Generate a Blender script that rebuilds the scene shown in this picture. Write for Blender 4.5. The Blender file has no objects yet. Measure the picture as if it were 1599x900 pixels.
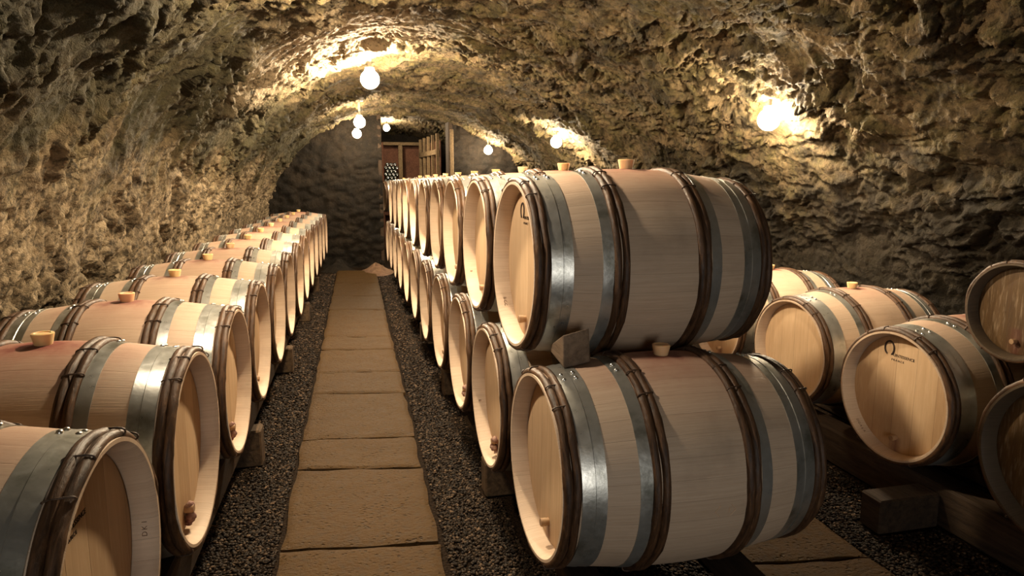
import bpy, math, random
import numpy as np
from mathutils import Matrix, Vector
random.seed(7); rng = np.random.default_rng(11)
SC = bpy.context.scene; COL = SC.collection
PI = math.pi; R = math.radians

# ------------------------------------------------------------------ helpers
def mesh(name, verts, faces, smooth=True, angle=None):
    m = bpy.data.meshes.new(name)
    m.from_pydata([tuple(map(float, v)) for v in verts], [], [tuple(map(int, f)) for f in faces])
    m.update()
    if smooth: m.polygons.foreach_set('use_smooth', [True]*len(m.polygons))
    if angle is not None:
        try: m.set_sharp_from_angle(angle=angle)
        except Exception: pass
    return m

def grid_mesh(name, P, smooth=True):          # P: (n, m, 3) array
    n, m_, _ = P.shape
    idx = np.arange(n*m_).reshape(n, m_)
    q = np.stack([idx[:-1,:-1], idx[1:,:-1], idx[1:,1:], idx[:-1,1:]], -1).reshape(-1, 4)
    me = bpy.data.meshes.new(name)
    me.vertices.add(n*m_); me.vertices.foreach_set('co', P.reshape(-1).astype(np.float32))
    me.loops.add(q.size); me.loops.foreach_set('vertex_index', q.reshape(-1).astype(np.int32))
    me.polygons.add(len(q)); me.polygons.foreach_set('loop_start', np.arange(0, q.size, 4, dtype=np.int32))
    me.update(calc_edges=True); me.validate()
    if smooth: me.polygons.foreach_set('use_smooth', np.ones(len(q), bool))
    return me

class MB:                                       # collects shapes into one mesh
    def __init__(s): s.v = []; s.f = []
    def add(s, v, f):
        b = len(s.v); s.v += [tuple(p) for p in v]; s.f += [tuple(b+i for i in q) for q in f]; return s
    def box(s, a, b, bev=0.006):
        (x0,y0,z0),(x1,y1,z1) = a, b
        bev = min(bev, (x1-x0)*.3, (y1-y0)*.3, (z1-z0)*.3)
        # chamfered box: three inset rings
        V = []; F = []
        for ix,x in enumerate((x0,x1)):
            for iy,y in enumerate((y0,y1)):
                for iz,z in enumerate((z0,z1)):
                    sx,sy,sz = (1,-1)[ix],(1,-1)[iy],(1,-1)[iz]
                    V += [(x,y+sy*bev,z+sz*bev),(x+sx*bev,y,z+sz*bev),(x+sx*bev,y+sy*bev,z)]
        c = lambda ix,iy,iz,k: ((ix*2+iy)*2+iz)*3+k
        for i in (0,1):
            q = [c(i,0,0,0),c(i,0,1,0),c(i,1,1,0),c(i,1,0,0)]; F.append(q if i==0 else q[::-1])
            q = [c(0,i,0,1),c(1,i,0,1),c(1,i,1,1),c(0,i,1,1)]; F.append(q if i==0 else q[::-1])
            q = [c(0,0,i,2),c(0,1,i,2),c(1,1,i,2),c(1,0,i,2)]; F.append(q if i==0 else q[::-1])
        for i in (0,1):
            for j in (0,1):
                F.append([c(i,j,0,0),c(i,j,1,0),c(i,j,1,1),c(i,j,0,1)])
                F.append([c(i,0,j,0),c(i,1,j,0),c(i,1,j,2),c(i,0,j,2)])
                F.append([c(0,i,j,1),c(1,i,j,1),c(1,i,j,2),c(0,i,j,2)])
        for ix in (0,1):
            for iy in (0,1):
                for iz in (0,1): F.append([c(ix,iy,iz,0),c(ix,iy,iz,1),c(ix,iy,iz,2)])
        return s.add(V, F)
    def lathe(s, prof, n=64, axis='z', close=False, org=(0,0,0), cap=False):
        V = []; F = []; k = len(prof)
        for (h, r) in prof:
            for i in range(n):
                a = 2*PI*i/n
                p = (r*math.cos(a), r*math.sin(a), h) if axis == 'z' else (h, r*math.cos(a), r*math.sin(a))
                V.append((p[0]+org[0], p[1]+org[1], p[2]+org[2]))
        for j in range(k if close else k-1):
            for i in range(n):
                a, b = j*n+i, j*n+(i+1) % n; c_, d = ((j+1) % k)*n+(i+1) % n, ((j+1) % k)*n+i
                F.append((a, b, c_, d))
        if cap:
            F.append(tuple(range(n))[::-1]); F.append(tuple((k-1)*n+i for i in range(n)))
        return s.add(V, F)
    def tube(s, pts, rad, n=8, closed=False):
        pts = [Vector(p) for p in pts]; m_ = len(pts); V = []; F = []
        rr = rad if hasattr(rad, '__len__') else [rad]*m_
        up = None
        for i, p in enumerate(pts):
            t = (pts[(i+1) % m_]-pts[i-1]) if closed else (pts[min(i+1, m_-1)]-pts[max(i-1, 0)])
            t.normalize()
            if up is None: up = t.orthogonal().normalized()
            up = (up - t*up.dot(t)).normalized(); w = t.cross(up)
            for j in range(n):
                a = 2*PI*j/n; V.append(p+(up*math.cos(a)+w*math.sin(a))*rr[i])
        for i in range(m_ if closed else m_-1):
            for j in range(n):
                F.append((i*n+j, i*n+(j+1) % n, ((i+1) % m_)*n+(j+1) % n, ((i+1) % m_)*n+j))
        if not closed: F.append(tuple(range(n))[::-1]); F.append(tuple((m_-1)*n+j for j in range(n)))
        return s.add(V, F)
    def mesh(s, name, smooth=True, angle=R(40)): 
        m = mesh(name, s.v, s.f, smooth, angle)
        import bmesh
        bm = bmesh.new(); bm.from_mesh(m); bmesh.ops.recalc_face_normals(bm, faces=bm.faces); bm.to_mesh(m); bm.free()
        return m

def link(name, data, mat=None, parent=None, loc=(0,0,0)):
    if mat is not None and hasattr(data, 'materials') and not data.materials: data.materials.append(mat)
    o = bpy.data.objects.new(name, data); COL.objects.link(o); o.location = loc
    if parent is not None: o.parent = parent
    return o
def tag(o, label=None, cat=None, group=None, kind=None):
    for k, v in (('label', label), ('category', cat), ('group', group), ('kind', kind)):
        if v: o[k] = v
    return o

# ------------------------------------------------------------------ vectorised noise
_perm = rng.permutation(512); _perm = np.concatenate([_perm, _perm])
_ga = rng.uniform(0, 2*PI, 512); _gx, _gy = np.cos(_ga), np.sin(_ga)
def perlin(x, y, seed=0):
    x = x+seed*17.31; y = y+seed*9.73
    xi = np.floor(x).astype(int); yi = np.floor(y).astype(int); xf = x-xi; yf = y-yi
    u = xf**3*(xf*(xf*6-15)+10); v = yf**3*(yf*(yf*6-15)+10)
    def g(i, j): 
        h = _perm[(_perm[(xi+i) & 511]+(yi+j)) & 511]
        return _gx[h]*(xf-i)+_gy[h]*(yf-j)
    a = g(0,0); b = g(1,0); c = g(0,1); d = g(1,1)
    return ((a+(b-a)*u)+((c+(d-c)*u)-(a+(b-a)*u))*v)*1.5
def fbm(x, y, o=4, seed=0, gain=.5):
    s = 0; a = 1
    for i in range(o): s = s+a*perlin(x, y, seed+i); x = x*2.03; y = y*2.03; a *= gain
    return s
def ridged(x, y, o=4, seed=0):
    s = 0; a = 1
    for i in range(o): s = s+a*(1-np.abs(perlin(x, y, seed+i))*1.6); x = x*2.1; y = y*2.1; a *= .5
    return s/1.9
def worley(x, y, seed=0, jit=.85):
    xi = np.floor(x).astype(int); yi = np.floor(y).astype(int)
    f1 = np.full(x.shape, 9.); f2 = np.full(x.shape, 9.); cid = np.zeros(x.shape)
    for i in (-1,0,1):
        for j in (-1,0,1):
            h = _perm[(_perm[(xi+i+seed*31) & 511]+(yi+j)) & 511]
            h2 = _perm[(h+77) & 511]; h3 = _perm[(h+191) & 511]
            d = np.hypot(xi+i+.5+jit*(h/512-.5)-x, yi+j+.5+jit*(h2/512-.5)-y)
            n = d < f1
            f2 = np.where(n, f1, np.minimum(f2, d)); cid = np.where(n, h3/512, cid); f1 = np.where(n, d, f1)
    return f1, f2, cid

# ------------------------------------------------------------------ materials
class NT:
    def __init__(s, name):
        s.m = bpy.data.materials.new(name); s.m.use_nodes = True
        s.t = s.m.node_tree; s.b = s.t.nodes['Principled BSDF']; s.out = s.t.nodes['Material Output']
    def n(s, typ, **k):
        o = s.t.nodes.new(typ)
        for a, v in k.items():
            if a == 'op': o.operation = v
            elif a.startswith('_'): setattr(o, a[1:], v)
            else:
                key = int(a[1:]) if a[0] == 'i' and a[1:].isdigit() else a
                s.set(o.inputs[key], v)
        return o
    def set(s, sock, v):
        if isinstance(v, bpy.types.Node): s.t.links.new(v.outputs[0], sock)
        elif isinstance(v, bpy.types.NodeSocket): s.t.links.new(v, sock)
        else: sock.default_value = v
    def math(s, op, a, b=None, c=None):
        k = {'i0': a}
        if b is not None: k['i1'] = b
        if c is not None: k['i2'] = c
        return s.n('ShaderNodeMath', op=op, **k)
    def mix(s, fac, a, b, blend='MIX'):
        o = s.t.nodes.new('ShaderNodeMixRGB'); o.blend_type = blend
        s.set(o.inputs[0], fac); s.set(o.inputs[1], a); s.set(o.inputs[2], b); return o
    def ramp(s, fac, stops):
        o = s.t.nodes.new('ShaderNodeValToRGB'); s.set(o.inputs[0], fac)
        e = o.color_ramp.elements
        while len(e) < len(stops): e.new(.5)
        for q, (p, c) in zip(e, stops): q.position = p; q.color = (c if hasattr(c, '__len__') else (c,c,c))[:3]+(1,) if hasattr(c,'__len__') else (c,c,c,1)
        return o
    def noise(s, vec, scale, detail=4, rough=.55, dist=0):
        return s.n('ShaderNodeTexNoise', Vector=vec, Scale=scale, Detail=detail, Roughness=rough, Distortion=dist)
    def mapping(s, vec, scale=(1,1,1), loc=(0,0,0)):
        return s.n('ShaderNodeMapping', Vector=vec, Scale=scale, Location=loc)
    def obj(s): return s.t.nodes.new('ShaderNodeTexCoord').outputs['Object']
    def rand(s): return s.t.nodes.new('ShaderNodeObjectInfo').outputs['Random']
    def bump(s, h, strength=.5, dist=.01, normal=None):
        k = dict(Height=h, Strength=strength, Distance=dist)
        if normal is not None: k['Normal'] = normal
        o = s.n('ShaderNodeBump', **k); s.t.links.new(o.outputs[0], s.b.inputs['Normal']); return o
    def done(s, col=None, rough=None, metal=None, spec=None):
        for k, v in (('Base Color', col), ('Roughness', rough), ('Metallic', metal), ('Specular IOR Level', spec)):
            if v is not None: s.set(s.b.inputs[k], v)
        return s.m

def c3(r, g, b): return (r, g, b, 1)
RB = .345                                       # bilge radius (wood); axis sits this high above a barrel's base

def mat_staves(name, light, mid, dark, stain=1.0, rough=.55):
    t = NT(name); o = t.obj(); sep = t.n('ShaderNodeSeparateXYZ', Vector=o)
    x, y, z = sep.outputs
    zc = t.math('SUBTRACT', z, RB)
    ang = t.math('ARCTAN2', y, zc)
    k = t.math('MULTIPLY', ang, 34/(2*PI))
    rnd = t.rand()
    st = t.math('FLOOR', t.math('ADD', k, .5))
    wn = t.n('ShaderNodeTexWhiteNoise', _noise_dimensions='2D', Vector=t.n('ShaderNodeCombineXYZ', X=st, Y=rnd))
    gv = t.n('ShaderNodeCombineXYZ', X=t.math('MULTIPLY', x, 2.2), Y=t.math('MULTIPLY', ang, 30.), Z=t.math('MULTIPLY_ADD', rnd, 50., t.math('MULTIPLY', st, 3.7)))
    gr = t.noise(gv, 1.6, 6, .65, .6)
    gv2 = t.n('ShaderNodeCombineXYZ', X=t.math('MULTIPLY', x, 9.), Y=t.math('MULTIPLY', ang, 90.), Z=rnd)
    gr2 = t.noise(gv2, 1.2, 3, .6)
    col = t.mix(t.ramp(gr, [(.32, 0.), (.72, 1.)]), mid, light)
    col = t.mix(t.math('MULTIPLY', wn.outputs[0], .26), col, dark)
    col = t.mix(t.math('MULTIPLY', t.ramp(gr2, [(.28, 1.), (.5, 0.)]), .32), col, dark)
    fr = t.math('ABSOLUTE', t.math('SUBTRACT', t.math('FRACT', t.math('ADD', k, .5)), .5))
    seam = t.ramp(fr, [(.482, 0.), (.498, 1.)])
    col = t.mix(t.math('MULTIPLY', seam, .24), col, c3(.09,.05,.03))
    # smudges of handling dirt
    sm = t.noise(t.mapping(o, (1,1,1), (3,1,2)), 4.5, 5, .6)
    col = t.mix(t.math('MULTIPLY', t.ramp(sm, [(.52, 0.), (.75, 1.)]), .28), col, c3(.17,.115,.08))
    if stain:
        # spilt wine round the bung hole
        e = t.n('ShaderNodeVectorMath', _operation='DISTANCE', i0=t.mapping(o, (.75,1.15,1)), i1=(0,0,2*RB))
        ed = t.math('ADD', e.outputs['Value'], t.math('MULTIPLY', t.math('SUBTRACT', t.noise(o, 9, 5, .6), .5), .22))
        pink = t.math('MULTIPLY', t.ramp(ed, [(.03, 1.), (.12, .55), (.34, 0.)]), t.math('MULTIPLY_ADD', rnd, .55*stain, .35*stain))
        col = t.mix(pink, col, c3(.30,.085,.06))
        red = t.math('MULTIPLY', t.ramp(ed, [(.03, 1.), (.075, 0.)]), .55*stain)
        col = t.mix(red, col, c3(.12,.018,.02))
    t.bump(t.math('SUBTRACT', t.math('MULTIPLY', gr2, .5), t.math('MULTIPLY', seam, .6)), .35, .004)
    return t.done(col, t.math('MULTIPLY_ADD', gr, .2, rough-.1), spec=.35)

def mat_head(name, light, mid, dark, wine=1.0):
    t = NT(name); o = t.obj(); sep = t.n('ShaderNodeSeparateXYZ', Vector=o)
    x, y, z = sep.outputs; rnd = t.rand()
    sx = t.math('SIGN', x)
    k = t.math('MULTIPLY_ADD', y, 9.2, t.math('MULTIPLY_ADD', rnd, 1.7, t.math('MULTIPLY', sx, .3)))
    bd = t.math('FLOOR', k)
    wn = t.n('ShaderNodeTexWhiteNoise', _noise_dimensions='2D', Vector=t.n('ShaderNodeCombineXYZ', X=bd, Y=rnd))
    gv = t.n('ShaderNodeCombineXYZ', X=t.math('MULTIPLY', y, 26.), Y=t.math('MULTIPLY', z, 1.6), Z=t.math('MULTIPLY_ADD', bd, 3.3, t.math('MULTIPLY', rnd, 40.)))
    gr = t.noise(gv, 1.5, 6, .6, .8)
    gv2 = t.n('ShaderNodeCombineXYZ', X=t.math('MULTIPLY', y, 110.), Y=t.math('MULTIPLY', z, 12.), Z=rnd)
    gr2 = t.noise(gv2, 1., 3, .6)
    col = t.mix(t.ramp(gr, [(.3, 0.), (.72, 1.)]), mid, light)
    col = t.mix(t.math('MULTIPLY', t.ramp(wn.outputs[0], [(.35, 0.), (1., 1.)]), .55), col, dark)
    col = t.mix(t.math('MULTIPLY', t.ramp(gr2, [(.52, 0.), (.7, 1.)]), .18), col, c3(.75,.6,.42))
    fr = t.math('ABSOLUTE', t.math('SUBTRACT', t.math('FRACT', k), .5))
    seam = t.ramp(fr, [(.485, 0.), (.499, 1.)])
    col = t.mix(t.math('MULTIPLY', seam, .5), col, c3(.11,.06,.035))
    if wine:
        # a dribble of wine below the tap dowel
        dy = t.math('MULTIPLY', t.math('ADD', y, t.math('MULTIPLY', t.math('SUBTRACT', t.noise(o, 30, 2), .5), .02)), 26.)
        band = t.math('SUBTRACT', 1., t.math('ABSOLUTE', dy))
        low = t.ramp(z, [(RB-.275, 1.), (RB-.205, .9), (RB-.195, 0.)])
        col = t.mix(t.math('MULTIPLY', t.math('MULTIPLY', t.math('MAXIMUM', band, 0.), low), .75*wine), col, c3(.13,.03,.03))
    t.bump(t.math('SUBTRACT', t.math('MULTIPLY', gr2, .5), seam), .3, .004)
    return t.done(col, .6, spec=.3)

M = {}
M['staves'] = mat_staves('oak_staves', c3(.65,.505,.37), c3(.54,.40,.285), c3(.38,.265,.18))
M['head'] = mat_head('oak_head', c3(.64,.45,.275), c3(.54,.365,.215), c3(.39,.245,.135))
M['old_staves'] = mat_staves('old_oak_staves', c3(.11,.077,.047), c3(.07,.048,.029), c3(.04,.027,.017), .5, .6)
M['old_head'] = mat_head('old_oak_head', c3(.15,.085,.033), c3(.085,.047,.019), c3(.045,.025,.011), .6)

def mat_zinc():
    t = NT('galvanised_steel'); o = t.obj(); r = t.rand()
    a = t.noise(t.mapping(o, (1,1,1), (5,2,1)), 7, 5, .6); b = t.noise(o, 38, 4, .65)
    col = t.mix(t.ramp(a, [(.35, 0.), (.7, 1.)]), c3(.39,.39,.35), c3(.61,.60,.56))
    col = t.mix(t.math('MULTIPLY', t.ramp(b, [(.55, 0.), (.75, 1.)]), .45), col, c3(.6,.62,.62))
    col = t.mix(t.math('MULTIPLY', t.ramp(a, [(.32, 1.), (.46, 0.)]), .6), col, c3(.16,.16,.12))
    ro = t.math('MULTIPLY_ADD', b, .32, .17)
    t.bump(a, .12, .02)
    return t.done(col, ro, .74)
M['zinc'] = mat_zinc()
def mat_hoop(name, c1, c2, c3_):
    t = NT(name); o = t.obj()
    sep = t.n('ShaderNodeSeparateXYZ', Vector=o); x, y, z = sep.outputs
    ang = t.math('ARCTAN2', y, t.math('SUBTRACT', z, RB))
    v = t.n('ShaderNodeCombineXYZ', X=t.math('MULTIPLY', x, 90.), Y=t.math('MULTIPLY', ang, 3.5), Z=t.math('MULTIPLY', t.rand(), 30.))
    a = t.noise(v, 1.3, 5, .65, .5); b = t.noise(o, 60, 3, .6)
    col = t.mix(t.ramp(a, [(.35, 0.), (.68, 1.)]), c1, c2)
    col = t.mix(t.math('MULTIPLY', t.ramp(a, [(.62, 0.), (.78, 1.)]), .65), col, c3_)
    t.bump(t.math('ADD', a, t.math('MULTIPLY', b, .4)), .5, .006)
    return t.done(col, t.math('MULTIPLY_ADD', b, .3, .36), spec=.4)
M['chestnut'] = mat_hoop('chestnut_bark', c3(.032,.016,.008), c3(.125,.062,.029), c3(.30,.17,.085))
M['binding'] = mat_hoop('osier_binding', c3(.03,.015,.008), c3(.10,.055,.03), c3(.2,.12,.07))
def mat_simple(name, col, rough=.5, metal=0., noise=None, col2=None, bump=0, spec=None, detail=4):
    t = NT(name)
    if noise:
        n_ = t.noise(t.obj(), noise, detail, .6)
        c_ = t.mix(t.ramp(n_, [(.35, 0.), (.68, 1.)]), col, col2)
        if bump: t.bump(n_, bump, .01)
        return t.done(c_, rough, metal, spec)
    return t.done(col, rough, metal, spec)
M['rivet'] = mat_simple('rivet_steel', c3(.85,.85,.83), .3, 1.)
def mat_bung():
    t = NT('silicone_bung'); r = t.rand()
    col = t.ramp(r, [(0., (.80,.62,.30)), (.6, (.80,.56,.27)), (.85, (.80,.46,.27)), (1., (.82,.60,.32))])
    t.set(t.b.inputs['Subsurface Weight'], .35); t.set(t.b.inputs['Subsurface Radius'], (.02,.008,.004)); t.set(t.b.inputs['Subsurface Scale'], .6)
    return t.done(col, .45)
M['bung'] = mat_bung()
M['dowel'] = mat_simple('tap_dowel_wood', c3(.42,.27,.14), .6, 0, 30, c3(.25,.12,.07), .3)
M['cloth'] = mat_simple('wine_soaked_cloth', c3(.38,.25,.19), .9, 0, 40, c3(.12,.03,.035), .5)
M['ink'] = mat_simple('burnt_brand', c3(.035,.018,.012), .8)
M['faintink'] = mat_simple('stamped_letters', c3(.17,.10,.065), .8)
M['carve'] = mat_simple('carved_pale_wood', c3(.62,.44,.29), .6)
def mat_beam(name, a, b):
    t = NT(name); o = t.obj()
    g = t.noise(t.mapping(o, (18,2.2,18)), 2.4, 6, .65, .4); g2 = t.noise(o, 5, 4)
    col = t.mix(t.ramp(g, [(.3, 0.), (.7, 1.)]), a, b)
    col = t.mix(t.math('MULTIPLY', t.ramp(g2, [(.5, 0.), (.7, 1.)]), .5), col, c3(.02,.015,.012))
    t.bump(g, .6, .008); return t.done(col, .8, spec=.25)
M['beam'] = mat_beam('damp_timber', c3(.018,.011,.007), c3(.06,.037,.021))
M['sleeper'] = mat_beam('sleeper_timber', c3(.045,.028,.015), c3(.13,.08,.042))
M['wedge'] = mat_beam('grey_wedge_wood', c3(.13,.09,.06), c3(.30,.215,.145))
M['rackwood'] = mat_beam('rack_timber', c3(.10,.065,.034), c3(.20,.14,.075))
M['darkwood'] = mat_beam('reddish_planks', c3(.07,.028,.016), c3(.17,.075,.045))
def mat_rock(name, pale, tan, moss, soot, moss_amt=.5, sc=1.0, zones=False):
    t = NT(name); o = t.obj()
    big = t.noise(o, 1.5*sc, 5, .6, .4); med = t.noise(t.mapping(o, (1,1,1), (4,7,2)), 5.5*sc, 6, .62, .6)
    fine = t.noise(o, 26*sc, 6, .7, .3); vf = t.noise(o, 90*sc, 4, .7)
    col = t.mix(t.ramp(big, [(.36, 0.), (.66, 1.)]), tan, pale)
    mo = t.math('MULTIPLY', t.ramp(med, [(.42, 0.), (.60, 1.)]), moss_amt)
    col = t.mix(mo, col, moss)
    so = t.math('MULTIPLY', t.ramp(t.noise(t.mapping(o, (1,.6,1), (9,1,5)), 3.4*sc, 7, .68, .5), [(.45, 0.), (.62, 1.)]), .72)
    col = t.mix(so, col, soot)
    col = t.mix(t.math('MULTIPLY', t.ramp(fine, [(.34, 1.), (.52, 0.)]), .75), col, soot)
    col = t.mix(t.math('MULTIPLY', t.ramp(fine, [(.58, 0.), (.74, 1.)]), .45), col, pale)
    col = t.mix(t.math('MULTIPLY', t.ramp(vf, [(.64, 0.), (.72, 1.)]), .35), col, c3(.62,.52,.36))
    if zones:
        # limestone low on the left wall with lamplight painted into its paleness, black damp low on the right wall (ragged outlines)
        X, Y, Z = t.n('ShaderNodeSeparateXYZ', Vector=o).outputs
        rag = t.math('MULTIPLY', t.math('SUBTRACT', t.noise(o, 2.2, 6, .65), .5), 1.5)
        zz = t.math('ADD', Z, rag)
        lw = t.math('MULTIPLY', t.ramp(t.math('MULTIPLY', X, -1.), [(.82, 0.), (.98, 1.)]), t.math('SUBTRACT', 1., t.ramp(t.math('MULTIPLY', zz, .5), [(.66, 0.), (.88, 1.)])))
        lc = t.mix(t.math('MULTIPLY', t.ramp(fine, [(.40, 1.), (.56, 0.)]), .8), t.mix(t.ramp(med, [(.40, 0.), (.62, 1.)]), c3(.17,.125,.075), c3(.42,.32,.20)), soot)
        col = t.mix(t.math('MULTIPLY', lw, .85), col, lc)
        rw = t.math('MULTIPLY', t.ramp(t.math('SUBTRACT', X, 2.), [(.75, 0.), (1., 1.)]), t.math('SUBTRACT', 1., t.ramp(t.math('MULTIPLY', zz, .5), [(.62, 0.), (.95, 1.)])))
        ld = t.math('MULTIPLY', t.ramp(t.math('MULTIPLY', X, -1.), [(.25, 0.), (.75, 1.)]), t.ramp(t.math('MULTIPLY', zz, .5), [(.76, 0.), (.92, 1.)]))  # shade painted into the colour high on the left side
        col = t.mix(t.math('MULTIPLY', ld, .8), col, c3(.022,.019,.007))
        # pale plaster patch on the crown, its tone also painting the lamp's hot spot
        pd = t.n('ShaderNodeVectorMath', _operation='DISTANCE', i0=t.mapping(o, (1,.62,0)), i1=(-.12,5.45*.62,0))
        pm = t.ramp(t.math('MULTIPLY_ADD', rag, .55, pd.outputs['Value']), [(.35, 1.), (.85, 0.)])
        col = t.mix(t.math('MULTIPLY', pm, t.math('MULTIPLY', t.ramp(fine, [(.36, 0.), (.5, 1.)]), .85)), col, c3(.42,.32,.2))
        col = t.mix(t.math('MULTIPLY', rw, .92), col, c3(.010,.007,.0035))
    b1 = t.bump(fine, .9, .03); b2 = t.bump(vf, .6, .008, b1.outputs[0])
    return t.done(col, .86, spec=.25)
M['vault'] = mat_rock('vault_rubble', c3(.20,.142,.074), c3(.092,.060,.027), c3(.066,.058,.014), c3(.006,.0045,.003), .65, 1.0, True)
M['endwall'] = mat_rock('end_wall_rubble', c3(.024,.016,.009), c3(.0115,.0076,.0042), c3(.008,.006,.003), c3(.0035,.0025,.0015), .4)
def mat_slab():
    t = NT('limestone_slab'); o = t.obj(); r = t.rand()
    a = t.noise(t.mapping(o, (1,1,1)), 4, 5, .6); f = t.noise(o, 34, 5, .65); p = t.n('ShaderNodeTexVoronoi', Vector=t.mapping(o, (1,1.4,1), (3,3,3)), Scale=42.).outputs['Distance']
    col = t.mix(a, c3(.056,.0265,.004), c3(.098,.050,.0095))
    col = t.mix(t.math('MULTIPLY', t.ramp(f, [(.35, 1.), (.52, 0.)]), .55), col, c3(.038,.024,.013))
    col = t.mix(t.math('MULTIPLY', r, .25), col, c3(.05,.03,.013))
    pit = t.math('MULTIPLY', t.ramp(p, [(.16, 1.), (.36, 0.)]), t.ramp(t.noise(o, 16, 4, .6), [(.46, 0.), (.6, 1.)]))
    col = t.mix(t.math('MULTIPLY', pit, .6), col, c3(.022,.013,.007))
    h = t.math('ADD', t.math('MULTIPLY', pit, -1.2), t.math('MULTIPLY', t.noise(t.mapping(o, (.6,1,1)), 70, 5, .7), 1.6))
    t.bump(h, .8, .013)
    return t.done(col, t.math('MULTIPLY_ADD', f, .4, .36), spec=.16)
M['slab'] = mat_slab()
def mat_gravel():
    t = NT('wet_gravel'); g = t.n('ShaderNodeNewGeometry')
    col = t.ramp(g.outputs['Random Per Island'], [(0., (.006,.0036,.002)), (.5, (.017,.0105,.006)), (.85, (.036,.022,.012)), (1., (.14,.09,.055))])
    return t.done(col, .65, spec=.14)
M['gravel'] = mat_gravel()
def mat_floor():
    t = NT('earth_floor'); o = t.obj()
    v = t.n('ShaderNodeTexVoronoi', Vector=o, Scale=75.)
    col = t.mix(v.outputs['Distance'], c3(.022,.013,.007), c3(.006,.0035,.002))
    t.bump(t.math('SUBTRACT', 1., v.outputs['Distance']), .8, .012)
    return t.done(col, .85, spec=.06)
M['floor'] = mat_floor()
M['dirt'] = mat_simple('red_earth', c3(.11,.058,.032), .9, 0, 14, c3(.2,.115,.065), .8, detail=8)
M['ceramic'] = mat_simple('lamp_ceramic', c3(.62,.56,.45), .4)
M['bottle'] = mat_simple('bottle_glass', c3(.02,.025,.02), .12, 0, spec=.8)
M['capsule'] = mat_simple('bottle_base_dust', c3(.35,.32,.3), .4)
def mat_lamp(name, s, col=(1.,.80,.54,1)):
    t = NT(name); e = t.n('ShaderNodeEmission', Color=col, Strength=s)
    t.t.links.new(e.outputs[0], t.out.inputs['Surface']); return t.m

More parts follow.
